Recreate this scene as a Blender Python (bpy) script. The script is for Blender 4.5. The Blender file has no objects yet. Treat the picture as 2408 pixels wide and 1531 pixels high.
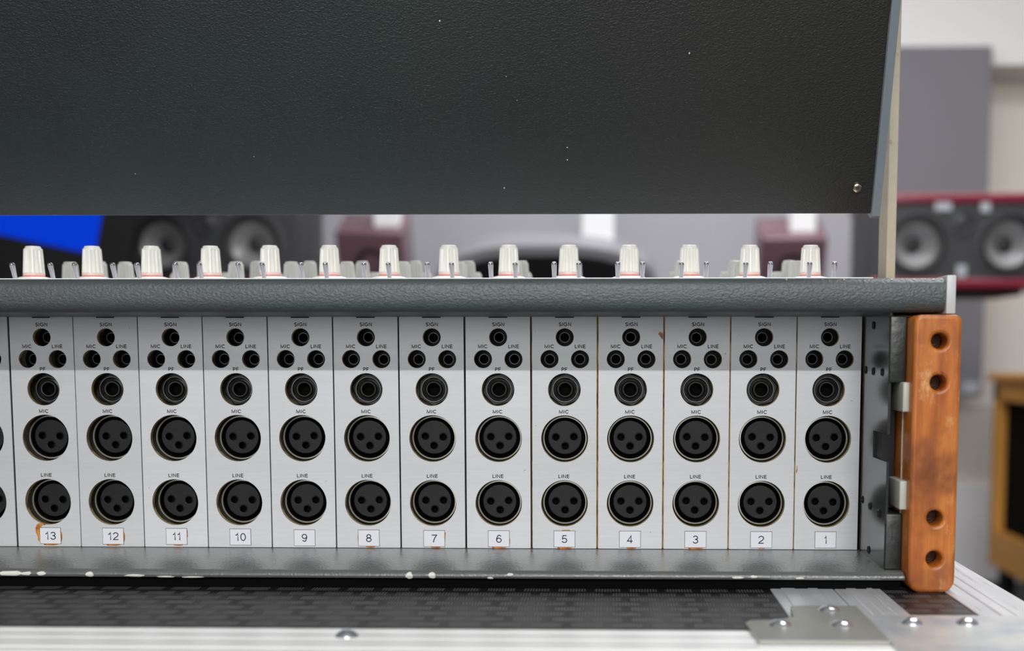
import bpy, bmesh, math, random
from mathutils import Vector, Matrix

random.seed(7)
C = bpy.context.scene.collection
SC = bpy.context.scene

# ------------------------------------------------------------------ camera, light, exposure
# metres; the connector panels stand in the plane y = 0, the camera looks along +y
PITCH, YAW, ROLL = 0.09955, 0.0252, 0.00033
PX, PY, FPX = 1356.7, 1141.1, 3000.0
CAM = Vector((0.09397, -0.679, 0.0))
fwd = Vector((-math.sin(YAW) * math.cos(PITCH), math.cos(YAW) * math.cos(PITCH), -math.sin(PITCH)))
rgt = Vector((math.cos(YAW), math.sin(YAW), 0))
upv = rgt.cross(fwd)
rgt, upv = math.cos(ROLL) * rgt + math.sin(ROLL) * upv, -math.sin(ROLL) * rgt + math.cos(ROLL) * upv
cd = bpy.data.cameras.new('camera')
cam = bpy.data.objects.new('camera', cd)
C.objects.link(cam)
cam.matrix_world = Matrix((
    (rgt.x, upv.x, -fwd.x, CAM.x), (rgt.y, upv.y, -fwd.y, CAM.y), (rgt.z, upv.z, -fwd.z, CAM.z), (0, 0, 0, 1)))
cd.sensor_width = 36
cd.lens = FPX / 2408 * 36
cd.shift_x = (1204 - PX) / 2408
cd.shift_y = (PY - 765.5) / 2408
cd.clip_start = 0.01
cd.dof.use_dof = True
cd.dof.focus_distance = 0.665
cd.dof.aperture_fstop = 6.4
SC.camera = cam

SC.view_settings.view_transform = 'Standard'
SC.view_settings.look = 'None'
SC.view_settings.exposure = 0.0
SC.view_settings.gamma = 1.0
SC.view_settings.use_curve_mapping = False
SC.cycles.max_bounces = 7
SC.cycles.use_denoising = True
SC.cycles.sample_clamp_indirect = 4

world = bpy.data.worlds.new('world')
SC.world = world
world.use_nodes = True
world.node_tree.nodes['Background'].inputs[0].default_value = (0.86, 0.93, 1.0, 1)
world.node_tree.nodes['Background'].inputs[1].default_value = 0.05


def area(name, loc, target, sx, sy, power, col=(1, 1, 1)):
    l = bpy.data.lights.new(name, 'AREA')
    l.shape = 'RECTANGLE'
    l.size, l.size_y, l.energy, l.color = sx, sy, power, col
    o = bpy.data.objects.new(name, l)
    o.location = loc
    d = Vector(target) - Vector(loc)
    o.rotation_euler = d.to_track_quat('-Z', 'Y').to_euler()
    C.objects.link(o)
    return o


area('ceiling_strip_light', (0.15, -3.62, 1.545), (0.05, 0, -0.03), 1.8, 0.04, 70, (1.0, 0.99, 0.97))
area('overhead_fill_light', (0.2, 0.75, 1.58), (0.2, 0.75, 0), 1.8, 0.6, 40, (0.97, 0.98, 1))  # unseen added fill; brightens the deck so it bounces onto the knobs
area('overhead_fill_light', (0.6, 2.7, 1.58), (0.7, 3.0, 0), 2.4, 0.9, 66, (1, 0.99, 0.98))  # unseen fill added to light the far wall
area('overhead_fill_light', (0.3, -1.1, 1.58), (0.3, -1.1, 0), 1.2, 0.6, 16, (1, 0.99, 0.97))  # unseen fill added to brighten the case top and the lip
area('front_fill_light', (-0.3, -4.1, 0.35), (0.0, 0, 0), 2.6, 1.3, 34, (0.95, 0.98, 1))  # added fill from behind the camera


def at(px, py, y):
    """the point that the photograph shows at (px, py) when it lies at depth y"""
    d = fwd + rgt * ((px - PX) / FPX) - upv * ((py - PY) / FPX)
    return CAM + d * ((y - CAM.y) / d.y)


# ------------------------------------------------------------------ materials
def lin(c):
    return tuple(((v / 255) / 12.92 if v / 255 <= 0.04045 else ((v / 255 + 0.055) / 1.055) ** 2.4) for v in c) + (1,)


def mat(name, rgb, rough=0.5, metal=0.0, spec=0.5, emit=None):
    m = bpy.data.materials.new(name)
    m.use_nodes = True
    b = m.node_tree.nodes['Principled BSDF']
    b.inputs['Base Color'].default_value = lin(rgb)
    b.inputs['Roughness'].default_value = rough
    b.inputs['Metallic'].default_value = metal
    b.inputs['Specular IOR Level'].default_value = spec
    if emit:
        b.inputs['Emission Color'].default_value = lin(rgb)
        b.inputs['Emission Strength'].default_value = emit
    return m


def nd(m, t, **kw):
    n = m.node_tree.nodes.new(t)
    for k, v in kw.items():
        if k in n.inputs:
            n.inputs[k].default_value = v
        else:
            setattr(n, k, v)
    return n


def lk(m, a, b):
    m.node_tree.links.new(a, b)


def coords(m, scale=(1, 1, 1)):
    t = nd(m, 'ShaderNodeTexCoord')
    p = nd(m, 'ShaderNodeMapping')
    p.inputs['Scale'].default_value = scale
    lk(m, t.outputs['Object'], p.inputs['Vector'])
    return p.outputs['Vector']


def noise(m, vec, scale, detail=3, rough=0.5):
    n = nd(m, 'ShaderNodeTexNoise')
    n.inputs['Scale'].default_value = scale
    n.inputs['Detail'].default_value = detail
    n.inputs['Roughness'].default_value = rough
    lk(m, vec, n.inputs['Vector'])
    return n.outputs['Fac']


def ramp(m, fac, stops):
    r = nd(m, 'ShaderNodeValToRGB')
    while len(r.color_ramp.elements) < len(stops):
        r.color_ramp.elements.new(0.5)
    for e, (p, c) in zip(r.color_ramp.elements, stops):
        e.position = p
        e.color = lin(c) if len(c) == 3 else c
    lk(m, fac, r.inputs['Fac'])
    return r.outputs['Color']


def bsdf(m):
    return m.node_tree.nodes['Principled BSDF']


def bump(m, height, strength, dist):
    b = nd(m, 'ShaderNodeBump')
    b.inputs['Strength'].default_value = strength
    b.inputs['Distance'].default_value = dist
    lk(m, height, b.inputs['Height'])
    lk(m, b.outputs['Normal'], bsdf(m).inputs['Normal'])


def mixc(m, fac, a, b, mode='MIX'):
    n = nd(m, 'ShaderNodeMix', data_type='RGBA', blend_type=mode)
    if isinstance(fac, float):
        n.inputs[0].default_value = fac
    else:
        lk(m, fac, n.inputs[0])
    for i, v in ((6, a), (7, b)):
        if isinstance(v, tuple):
            n.inputs[i].default_value = lin(v) if len(v) == 3 else v
        else:
            lk(m, v, n.inputs[i])
    return n.outputs[2]


def rough_var(m, fac, lo, hi):
    r = nd(m, 'ShaderNodeMapRange')
    r.inputs['To Min'].default_value = lo
    r.inputs['To Max'].default_value = hi
    lk(m, fac, r.inputs['Value'])
    lk(m, r.outputs['Result'], bsdf(m).inputs['Roughness'])


# leather-grain vinyl (meter bridge back) and hammered paint (rail)
def grained(name, rgb, tint, grain, dist, rough, stretch=(1, 1, 1.7), warm=None):
    m = mat(name, rgb, rough, 0, 0.5)
    v = coords(m, stretch)
    vo = nd(m, 'ShaderNodeTexVoronoi', feature='SMOOTH_F1')
    vo.inputs['Scale'].default_value = grain
    wv = nd(m, 'ShaderNodeVectorMath', operation='ADD')
    nn = nd(m, 'ShaderNodeTexNoise')
    nn.inputs['Scale'].default_value = grain * 0.6
    lk(m, v, nn.inputs['Vector'])
    sc = nd(m, 'ShaderNodeVectorMath', operation='SCALE')
    sc.inputs['Scale'].default_value = 1.6 / grain
    lk(m, nn.outputs['Color'], sc.inputs[0])
    lk(m, v, wv.inputs[0])
    lk(m, sc.outputs[0], wv.inputs[1])
    lk(m, wv.outputs[0], vo.inputs['Vector'])
    bump(m, vo.outputs['Distance'], 1.0, dist)
    big = noise(m, coords(m), 9, 2, 0.4)
    col = ramp(m, big, [(0.38, rgb), (0.62, tint)])
    if warm:
        t = nd(m, 'ShaderNodeTexCoord')
        s = nd(m, 'ShaderNodeSeparateXYZ')
        lk(m, t.outputs['Object'], s.inputs[0])
        r = nd(m, 'ShaderNodeMapRange')
        r.inputs['From Min'].default_value = -0.05
        r.inputs['From Max'].default_value = 0.15
        lk(m, s.outputs['X'], r.inputs['Value'])
        col = mixc(m, r.outputs['Result'], col, warm)
    lk(m, col, bsdf(m).inputs['Base Color'])
    return m


M = {}
M['hood'] = grained('hood_vinyl', (34, 45, 44), (30, 34, 36), 760, 0.00026, 0.5, warm=(39, 40, 38))
M['rail'] = grained('rail_paint', (70, 80, 80), (70, 72, 75), 780, 0.00028, 0.42)
M['lip'] = grained('lip_paint', (99, 102, 101), (92, 95, 94), 950, 0.00016, 0.27, (1, 0.7, 1))
bsdf(M['lip']).inputs['Specular IOR Level'].default_value = 1.0

m = M['plate'] = mat('brushed_aluminium', (205, 208, 212), 0.42, 0.25)
v = coords(m, (3, 3, 60))
n1 = noise(m, v, 14, 4)
n2 = noise(m, coords(m, (1, 1, 1)), 60, 5, 0.7)
oi = nd(m, 'ShaderNodeObjectInfo')
base = ramp(m, n1, [(0.3, (202, 204, 207)), (0.7, (208, 210, 212))])
rr = nd(m, 'ShaderNodeMapRange')
rr.inputs['To Min'].default_value = 0.90
rr.inputs['To Max'].default_value = 1.06
lk(m, oi.outputs['Random'], rr.inputs['Value'])
sv = nd(m, 'ShaderNodeVectorMath', operation='SCALE')
lk(m, base, sv.inputs[0])
lk(m, rr.outputs['Result'], sv.inputs['Scale'])
dirt = ramp(m, n2, [(0.24, (120, 118, 112)), (0.31, (255, 255, 255))])
lk(m, mixc(m, 0.5, sv.outputs[0], dirt, 'MULTIPLY'), bsdf(m).inputs['Base Color'])
bump(m, n1, 0.12, 0.00003)

m = M['gold'] = mat('yellow_passivated_steel', (170, 130, 60), 0.35, 0.45)
f = noise(m, coords(m, (1, 1, 1)), 42, 3, 0.6)
lk(m, ramp(m, f, [(0.36, (40, 46, 24)), (0.44, (150, 126, 60)), (0.52, (190, 158, 88)), (0.57, (100, 46, 18)), (0.66, (150, 118, 50))]),
   bsdf(m).inputs['Base Color'])
M['bracket'] = mat('olive_zinc_plate', (96, 96, 88), 0.42, 0.6)
M['nickel'] = mat('nickel', (226, 222, 210), 0.35, 0.75)
M['dull_nickel'] = mat('dull_nickel', (110, 104, 90), 0.4, 0.9)
m = M['insert'] = mat('black_moulded_plastic', (19, 20, 22), 0.5, 0, 0.28)
bump(m, noise(m, coords(m), 900, 2), 0.3, 0.0001)
M['black'] = mat('black_plastic', (12, 12, 13), 0.45, 0, 0.3)
M['void'] = mat('dark_cavity', (5, 5, 5), 0.9, 0, 0.1)  # near-black colour stands in for the shade deep inside holes
M['nut'] = mat('black_nut', (26, 27, 29), 0.36, 0.3)
M['ring_grey'] = mat('worn_ring', (108, 106, 101), 0.35, 0.6)
M['ink'] = mat('dark_ink', (14, 14, 20), 0.7, 0, 0.2)
M['scratch'] = mat('dark_scratch', (78, 76, 74), 0.6)
M['slot'] = mat('slot_black', (12, 12, 14), 0.7)
M['sticker'] = mat('white_sticker', (222, 224, 230), 0.45)
M['sticker_ink'] = mat('navy_ink', (18, 18, 52), 0.5)
m = M['glue'] = mat('dried_glue', (176, 92, 20), 0.35)
lk(m, ramp(m, noise(m, coords(m), 400, 3), [(0.35, (132, 64, 12)), (0.6, (206, 134, 44))]), bsdf(m).inputs['Base Color'])

m = M['wood'] = mat('worn_varnished_wood', (176, 100, 40), 0.3, 0, 0.5)
g = noise(m, coords(m, (30, 8, 3)), 5, 6, 0.65)
c1 = ramp(m, g, [(0.3, (140, 70, 18)), (0.5, (176, 98, 34)), (0.7, (196, 122, 52))])
w2 = noise(m, coords(m, (1.6, 1, 0.8)), 70, 5, 0.75)
wear = ramp(m, w2, [(0.57, (0, 0, 0)), (0.76, (255, 255, 255))])
c2 = mixc(m, wear, c1, (212, 162, 108))
w3 = noise(m, coords(m, (1, 1, 1)), 26, 4, 0.6)
dk = ramp(m, w3, [(0.52, (0, 0, 0)), (0.7, (255, 255, 255))])
c3 = mixc(m, dk, c2, (118, 62, 26))
lk(m, c3, bsdf(m).inputs['Base Color'])
rough_var(m, w2, 0.2, 0.5)
bump(m, w2, 0.3, 0.0004)
M['wood_bore'] = mat('bore_wood', (74, 42, 20), 0.7)

M['side'] = mat('dark_grey_gloss_paint', (40, 43, 43), 0.18, 0)
m = M['flange'] = mat('dark_hammered_paint', (33, 37, 34), 0.33, 0)
bump(m, noise(m, coords(m), 260, 3), 0.7, 0.0004)
M['clamp'] = mat('light_grey_enamel', (178, 178, 168), 0.4)
M['cap'] = mat('pale_grey_enamel', (190, 194, 194), 0.4)
M['endplate'] = mat('blue_grey_enamel', (116, 126, 132), 0.4)
m = M['post'] = mat('beige_post_paint', (160, 152, 132), 0.5)
lk(m, ramp(m, noise(m, coords(m, (1, 1, 0.6)), 110, 5, 0.7), [(0.28, (70, 68, 62)), (0.36, (166, 157, 138)), (0.7, (178, 169, 148))]),
   bsdf(m).inputs['Base Color'])
M['knob'] = mat('off_white_knob', (220, 220, 212), 0.35)
M['knob_red'] = mat('red_band', (206, 64, 58), 0.5)
M['knob_pink'] = mat('pinkish_band', (214, 188, 182), 0.45)
M['chrome'] = mat('chrome', (176, 176, 180), 0.05, 1)
M['deck'] = mat('deck_aluminium', (240, 241, 244), 0.45, 0.1)
M['steel'] = mat('stainless', (200, 190, 170), 0.2, 1)
M['chip'] = mat('bare_primer', (214, 212, 206), 0.6)

m = M['laminate'] = mat('black_embossed_laminate', (34, 34, 36), 0.42)
v = coords(m)
br = nd(m, 'ShaderNodeTexBrick')
br.inputs['Scale'].default_value = 1
br.inputs['Brick Width'].default_value = 0.017
br.inputs['Row Height'].default_value = 0.0115
br.inputs['Mortar Size'].default_value = 0.0022
br.inputs['Color1'].default_value = (1, 1, 1, 1)
br.inputs['Color2'].default_value = (0.8, 0.8, 0.8, 1)
br.inputs['Mortar'].default_value = (0, 0, 0, 1)
lk(m, v, br.inputs['Vector'])
wv = nd(m, 'ShaderNodeTexWave', wave_type='BANDS', bands_direction='X')
wv.inputs['Scale'].default_value = 230
wv.inputs['Distortion'].default_value = 0.3
lk(m, v, wv.inputs['Vector'])
mul = nd(m, 'ShaderNodeMath', operation='MULTIPLY')
lk(m, br.outputs['Color'], mul.inputs[0])
lk(m, wv.outputs['Fac'], mul.inputs[1])
bump(m, mul.outputs[0], 0.6, 0.0003)
lk(m, mixc(m, mul.outputs[0], (20, 20, 22), (92, 92, 94)), bsdf(m).inputs['Base Color'])  # lighter strokes put the sheen of the embossed ridges into the colour

m = M['alu'] = mat('extruded_aluminium', (222, 224, 228), 0.3, 0.45)
f = noise(m, coords(m, (30, 1.5, 30)), 12, 4)
rough_var(m, f, 0.2, 0.42)
m = M['alux'] = mat('extruded_aluminium_lit', (250, 250, 251), 0.3, 0.1)  # near-white base paints in the ceiling's reflection on the front edge
f = noise(m, coords(m, (1.5, 30, 30)), 12, 4)
rough_var(m, f, 0.2, 0.42)
m = M['zinc'] = mat('dull_zinc_plate', (166, 166, 160), 0.4, 0.6)
rough_var(m, noise(m, coords(m), 40, 4), 0.28, 0.5)
m = M['zinc2'] = mat('bright_zinc_plate', (200, 203, 206), 0.38, 0.5)
lk(m, ramp(m, noise(m, coords(m), 60, 4, 0.6), [(0.3, (176, 184, 192)), (0.6, (206, 207, 206))]), bsdf(m).inputs['Base Color'])
M['rivet'] = mat('rivet_steel', (226, 228, 234), 0.18, 0.9)
M['caseside'] = mat('case_side', (40, 40, 42), 0.5)

M['wall'] = mat('wall_paint', (230, 225, 219), 0.85)
M['wall_low'] = mat('wall_lower_paint', (226, 226, 228), 0.8)
M['ceil'] = mat('ceiling_paint', (232, 232, 232), 0.9)
M['floor'] = mat('dark_carpet', (64, 65, 69), 0.9)
M['fabric'] = mat('grey_panel_fabric', (120, 120, 127), 0.95)
M['screen'] = mat('grey_screen', (170, 170, 178), 0.7)
M['frameblack'] = mat('black_frame', (8, 8, 9), 0.6, 0, 0.25)
M['spk'] = mat('speaker_baffle', (46, 47, 50), 0.45)
M['cone'] = mat('woofer_cone', (150, 150, 152), 0.3, 0.3)
M['surround'] = mat('rubber_surround', (34, 34, 36), 0.4)
M['red'] = mat('burgundy_lacquer', (118, 30, 50), 0.25)
M['mauve'] = mat('burgundy_small', (108, 80, 90), 0.25)
M['label'] = mat('silver_label', (168, 170, 178), 0.5)
M['pole'] = mat('white_pole', (238, 238, 240), 0.5)
M['orange'] = mat('orange_beech', (206, 146, 62), 0.45)
M['blue'] = mat('blue_screen', (0, 55, 205), 0.9, emit=1.0, spec=0.1)
bsdf(M['blue']).inputs['Base Color'].default_value = (0, 0, 0, 1)


# ------------------------------------------------------------------ mesh helpers
def fin(name, bm, mats, parent=None, smooth=False, loc=None):
    me = bpy.data.meshes.new(name)
    bm.normal_update()
    bm.to_mesh(me)
    bm.free()
    if not isinstance(mats, (list, tuple)):
        mats = [mats]
    for mm in mats:
        me.materials.append(mm)
    if smooth:
        me.set_sharp_from_angle(angle=math.radians(38))
        for p in me.polygons:
            p.use_smooth = True
        me.set_sharp_from_angle(angle=math.radians(38))
    return link(name, me, parent, loc)


def link(name, me, parent=None, loc=None, rot=None):
    o = bpy.data.objects.new(name, me)
    C.objects.link(o)
    if parent:
        o.parent = parent
    if loc:
        o.location = loc
    if rot:
        o.rotation_euler = rot
    return o


def empty(name, label, cat, loc=(0, 0, 0), group=None):
    o = bpy.data.objects.new(name, None)
    o.empty_display_size = 0.02
    C.objects.link(o)
    o.location = loc
    o['label'], o['category'] = label, cat
    if group:
        o['group'] = group
    return o


def tag(o, label, cat, group=None):
    o['label'], o['category'] = label, cat
    if group:
        o['group'] = group
    return o


def box(bm, x0, x1, y0, y1, z0, z1, mi=0, bev=0, seg=2):
    r = bmesh.ops.create_cube(bm, size=1)
    vs = r['verts']
    for v in vs:
        v.co = Vector(((x0 + x1) / 2 + v.co.x * (x1 - x0), (y0 + y1) / 2 + v.co.y * (y1 - y0), (z0 + z1) / 2 + v.co.z * (z1 - z0)))
    fs = {f for v in vs for f in v.link_faces}
    for f in fs:
        f.material_index = mi
    if bev:
        es = {e for v in vs for e in v.link_edges}
        bmesh.ops.bevel(bm, geom=list(es), offset=bev, segments=seg, profile=0.5, affect='EDGES')


def lathe(bm, prof, n=32, axis='Y', c=(0, 0, 0), mi=0):
    """prof: list of (radius, distance along the axis[, material])"""
    rings = []
    for p in prof:
        r, t = p[0], p[1]
        if r < 1e-7:
            q = {'Y': (0, t, 0), 'Z': (0, 0, t), 'X': (t, 0, 0)}[axis]
            rings.append([bm.verts.new(Vector(q) + Vector(c))])
        else:
            ring = []
            for k in range(n):
                a = 2 * math.pi * k / n
                ca, sa = r * math.cos(a), r * math.sin(a)
                q = {'Y': (ca, t, sa), 'Z': (ca, sa, t), 'X': (t, ca, sa)}[axis]
                ring.append(bm.verts.new(Vector(q) + Vector(c)))
            rings.append(ring)
    for i in range(len(rings) - 1):
        a, b = rings[i], rings[i + 1]
        mm = prof[i + 1][2] if len(prof[i + 1]) > 2 else mi
        for k in range(n):
            k2 = (k + 1) % n
            if len(a) == 1 and len(b) == 1:
                continue
            if len(a) == 1:
                f = bm.faces.new((a[0], b[k], b[k2]))
            elif len(b) == 1:
                f = bm.faces.new((a[k], a[k2], b[0]))
            else:
                f = bm.faces.new((a[k], a[k2], b[k2], b[k]))
            f.material_index = mm
    bmesh.ops.recalc_face_normals(bm, faces=bm.faces)


def prism_x(bm, pts, x0, x1, mi=0):
    """extrude a closed (y, z) outline along x"""
    a = [bm.verts.new((x0, y, z)) for y, z in pts]
    b = [bm.verts.new((x1, y, z)) for y, z in pts]
    n = len(pts)
    for i in range(n):
        f = bm.faces.new((a[i], a[(i + 1) % n], b[(i + 1) % n], b[i]))
        f.material_index = mi
    bm.faces.new(a[::-1]).material_index = mi
    bm.faces.new(b).material_index = mi
    bmesh.ops.recalc_face_normals(bm, faces=bm.faces)


def prism_y(bm, pts, y0, y1, mi=0):
    a = [bm.verts.new((x, y0, z)) for x, z in pts]
    b = [bm.verts.new((x, y1, z)) for x, z in pts]
    n = len(pts)
    for i in range(n):
        bm.faces.new((a[i], a[(i + 1) % n], b[(i + 1) % n], b[i])).material_index = mi
    bm.faces.new(a[::-1]).material_index = mi
    bm.faces.new(b).material_index = mi
    bmesh.ops.recalc_face_normals(bm, faces=bm.faces)


def prism_z(bm, pts, z0, z1, mi=0):
    a = [bm.verts.new((x, y, z0)) for x, y in pts]
    b = [bm.verts.new((x, y, z1)) for x, y in pts]
    n = len(pts)
    for i in range(n):
        bm.faces.new((a[i], a[(i + 1) % n], b[(i + 1) % n], b[i])).material_index = mi
    bm.faces.new(a[::-1]).material_index = mi
    bm.faces.new(b).material_index = mi
    bmesh.ops.recalc_face_normals(bm, faces=bm.faces)


def circle_pts(cx, cz, r, n):
    return [(cx + r * math.cos(2 * math.pi * k / n), cz + r * math.sin(2 * math.pi * k / n)) for k in range(n)]


def round_rect(x0, x1, z0, z1, r, n=5, rb=None):
    pts = []
    q = rb or r
    for cx, cz, a0 in ((x1 - r, z1 - r, 0), (x0 + r, z1 - r, 90), (x0 + q, z0 + q, 180), (x1 - q, z0 + q, 270)):
        r = r if a0 < 180 else q
        for k in range(n + 1):
            a = math.radians(a0 + 90 * k / n)
            pts.append((cx + r * math.cos(a), cz + r * math.sin(a)))
    return pts


def curve_plate(name, outlines, y0, y1, material, bevel=0.0, bres=0):
    """flat outline(s) in the x-z plane (the first is the rim, the rest are holes) given depth y0..y1"""
    cu = bpy.data.curves.new(name, 'CURVE')
    cu.dimensions = '2D'
    cu.fill_mode = 'BOTH'
    for pts in outlines:
        sp = cu.splines.new('POLY')
        sp.points.add(len(pts) - 1)
        for p, (x, z) in zip(sp.points, pts):
            p.co = (x, z, 0, 1)
        sp.use_cyclic_u = True
    cu.extrude = (y1 - y0) / 2 - bevel
    cu.bevel_depth = bevel
    cu.bevel_resolution = bres
    cu.offset = -bevel
    o = bpy.data.objects.new(name, cu)
    me = bpy.data.meshes.new_from_object(o)
    bpy.data.objects.remove(o)
    # curve x,y,z -> world x,z,-y
    ym = (y0 + y1) / 2
    for v in me.vertices:
        x, z, t = v.co
        v.co = (x, ym - t, z)
    me.materials.clear()
    me.materials.append(material)
    bm = bmesh.new()
    bm.from_mesh(me)
    bmesh.ops.remove_doubles(bm, verts=bm.verts, dist=1e-6)
    bmesh.ops.recalc_face_normals(bm, faces=bm.faces)
    bm.to_mesh(me)
    bm.free()
    me.update()
    if bevel:
        me.validate()
        me.set_sharp_from_angle(angle=math.radians(35))
        for p in me.polygons:
            p.use_smooth = abs(p.normal.y) < 0.995
    me.name = name
    return me


def arc(cx, cz, rx, rz, a0, a1, n=10):
    return [(cx + rx * math.cos(math.radians(a0 + (a1 - a0) * k / n)), cz + rz * math.sin(math.radians(a0 + (a1 - a0) * k / n))) for k in range(n + 1)]


# plain grotesque capitals and figures as stroke paths: glyph -> (advance width, paths), capital height 1
GLYPH = {
    'I': (0.10, [[(0.05, 0), (0.05, 1)]]),
    'L': (0.50, [[(0.06, 1), (0.06, 0.055), (0.5, 0.055)]]),
    'E': (0.55, [[(0.55, 0.945), (0.06, 0.945), (0.06, 0.055), (0.56, 0.055)], [(0.06, 0.52), (0.52, 0.52)]]),
    'F': (0.50, [[(0.52, 0.945), (0.06, 0.945), (0.06, 0)], [(0.06, 0.50), (0.48, 0.50)]]),
    'P': (0.55, [[(0.06, 0), (0.06, 0.945), (0.30, 0.945)] + arc(0.30, 0.70, 0.24, 0.245, 90, -90) + [(0.06, 0.455)]]),
    'M': (0.80, [[(0.06, 0), (0.06, 0.98), (0.40, 0.10), (0.74, 0.98), (0.74, 0)]]),
    'N': (0.66, [[(0.06, 0), (0.06, 0.96), (0.60, 0.04), (0.60, 1)]]),
    'C': (0.72, [arc(0.40, 0.5, 0.34, 0.455, 40, 320, 18)]),
    'G': (0.76, [arc(0.40, 0.5, 0.34, 0.455, 42, 318, 18) + [(0.70, 0.22), (0.70, 0.47), (0.44, 0.47)]]),
    'S': (0.60, [arc(0.30, 0.715, 0.235, 0.235, 25, 250, 12) + arc(0.30, 0.27, 0.25, 0.225, 75, -155, 12)]),
    '0': (0.56, [arc(0.28, 0.5, 0.225, 0.45, 90, 450, 24)]),
    '1': (0.40, [[(0.06, 0.74), (0.17, 0.76), (0.26, 0.84), (0.30, 0.99), (0.30, 0)]]),
    '2': (0.56, [arc(0.28, 0.70, 0.225, 0.25, 175, -20, 12) + [(0.42, 0.46), (0.16, 0.24), (0.055, 0.055), (0.52, 0.055)]]),
    '3': (0.56, [arc(0.28, 0.73, 0.205, 0.22, 165, -90, 12) + arc(0.28, 0.28, 0.225, 0.235, 90, -170, 14)]),
    '4': (0.58, [[(0.40, 0), (0.40, 0.95), (0.04, 0.26), (0.56, 0.26)]]),
    '5': (0.56, [[(0.48, 0.945), (0.14, 0.945), (0.085, 0.50)] + arc(0.275, 0.32, 0.23, 0.27, 140, -165, 14)]),
    '6': (0.56, [arc(0.30, 0.68, 0.20, 0.27, 25, 120, 8) + [(0.09, 0.62), (0.055, 0.42)] + arc(0.285, 0.315, 0.22, 0.27, 170, 520, 20)]),
    '7': (0.54, [[(0.04, 0.945), (0.50, 0.945), (0.34, 0.62), (0.24, 0.30), (0.20, 0)]]),
    '8': (0.56, [arc(0.28, 0.735, 0.19, 0.215, 0, 360, 20), arc(0.28, 0.28, 0.225, 0.235, 0, 360, 20)]),
    '9': (0.56, [arc(0.28, 0.32, 0.20, 0.27, 205, 300, 8) + [(0.47, 0.38), (0.505, 0.58)] + arc(0.275, 0.685, 0.22, 0.27, -10, 340, 20)]),
}


def text_verts(s, cap, width, weight=0.115):
    """a line of lettering centred on the origin: capital height and total width given"""
    gap = 0.2 if len(s) > 1 and s[0].isalpha() else 0.13
    x, raw = 0, []
    for ch in s:
        w, paths = GLYPH[ch]
        raw += [[(x + a, b) for a, b in p] for p in paths]
        x += w + gap
    tot = x - gap
    sx = width / tot
    vs, fs = [], []
    h = weight / 2 * cap
    for p in raw:
        p = [((a - tot / 2) * sx, (b - 0.5) * cap) for a, b in p]
        closed = abs(p[0][0] - p[-1][0]) + abs(p[0][1] - p[-1][1]) < 1e-7
        L, R_ = [], []
        n = len(p)
        for i in range(n):
            if closed:
                a, c = p[i - 1] if i else p[n - 2], p[i + 1] if i < n - 1 else p[1]
            else:
                a, c = p[max(0, i - 1)], p[min(n - 1, i + 1)]
            b = p[i]
            d0 = Vector((b[0] - a[0], b[1] - a[1])) if b != a else Vector((c[0] - b[0], c[1] - b[1]))
            d1 = Vector((c[0] - b[0], c[1] - b[1])) if c != b else d0.copy()
            d0.normalize(); d1.normalize()
            n0, n1 = Vector((-d0.y, d0.x)), Vector((-d1.y, d1.x))
            mt = n0 + n1
            if mt.length < 0.2:
                mt = n0
            mt.normalize()
            k = min(2.2, 1 / max(0.2, mt.dot(n0)))
            L.append((b[0] + mt.x * h * k, b[1] + mt.y * h * k))
            R_.append((b[0] - mt.x * h * k, b[1] - mt.y * h * k))
        o = len(vs)
        vs += L + R_
        for i in range(n - 1):
            fs.append((o + i, o + i + 1, o + n + i + 1, o + n + i))
    return vs, fs


def lettering(name, items, y, material, thick=0.00003, weight=0.2):
    """items: (text, x, z, cap, width); one thin printed mesh standing just proud of the surface at y"""
    bm = bmesh.new()
    for s, x, z, cap, w in items:
        vs, fs = text_verts(s, cap, w, weight)
        bv = [bm.verts.new((x + a, y - thick, z + b)) for a, b in vs]
        for f in fs:
            try:
                bm.faces.new([bv[i] for i in f])
            except ValueError:
                pass
    bm.normal_update()
    for f in list(bm.faces):
        if f.normal.y > 0:
            f.normal_flip()
    me = bpy.data.meshes.new(name)
    bm.to_mesh(me)
    bm.free()
    me.materials.append(material)
    return me


def to_mesh(name, bm, mats, smooth=True):
    o = fin(name, bm, mats, None, smooth)
    me = o.data
    bpy.data.objects.remove(o)
    return me


def struct(name, bm, material):
    o = fin(name, bm, material)
    o['kind'] = 'structure'
    return o


# ------------------------------------------------------------------ the room
FZ = -0.85
for nm, d, mm in (('floor', (-3.5, 3.6, -4.3, 4.3, FZ - 0.05, FZ), 'floor'), ('ceiling', (-3.5, 3.6, -4.3, 4.3, 1.6, 1.65), 'ceil'),
                  ('wall_back', (-3.4, 3.5, 4.2, 4.3, FZ, 1.6), 'wall'), ('wall_right', (3.5, 3.6, -4.3, 4.3, FZ, 1.6), 'wall'),
                  ('wall_left', (-3.5, -3.4, -4.3, 4.3, FZ, 1.6), 'wall'), ('wall_front', (-3.4, 3.5, -4.3, -4.2, FZ, 1.6), 'wall')):
    bm = bmesh.new()
    box(bm, *d)
    struct(nm, bm, M[mm])
bm = bmesh.new(); box(bm, -3.4, 3.5, 4.17, 4.2, FZ, -0.485, 0, 0.004); struct('trim_1', bm, M['wall_low'])
bm = bmesh.new(); box(bm, -3.4, 3.5, 3.95, 4.2, 1.02, 1.6, 0, 0.004); struct('trim_2', bm, M['ceil'])

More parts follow.
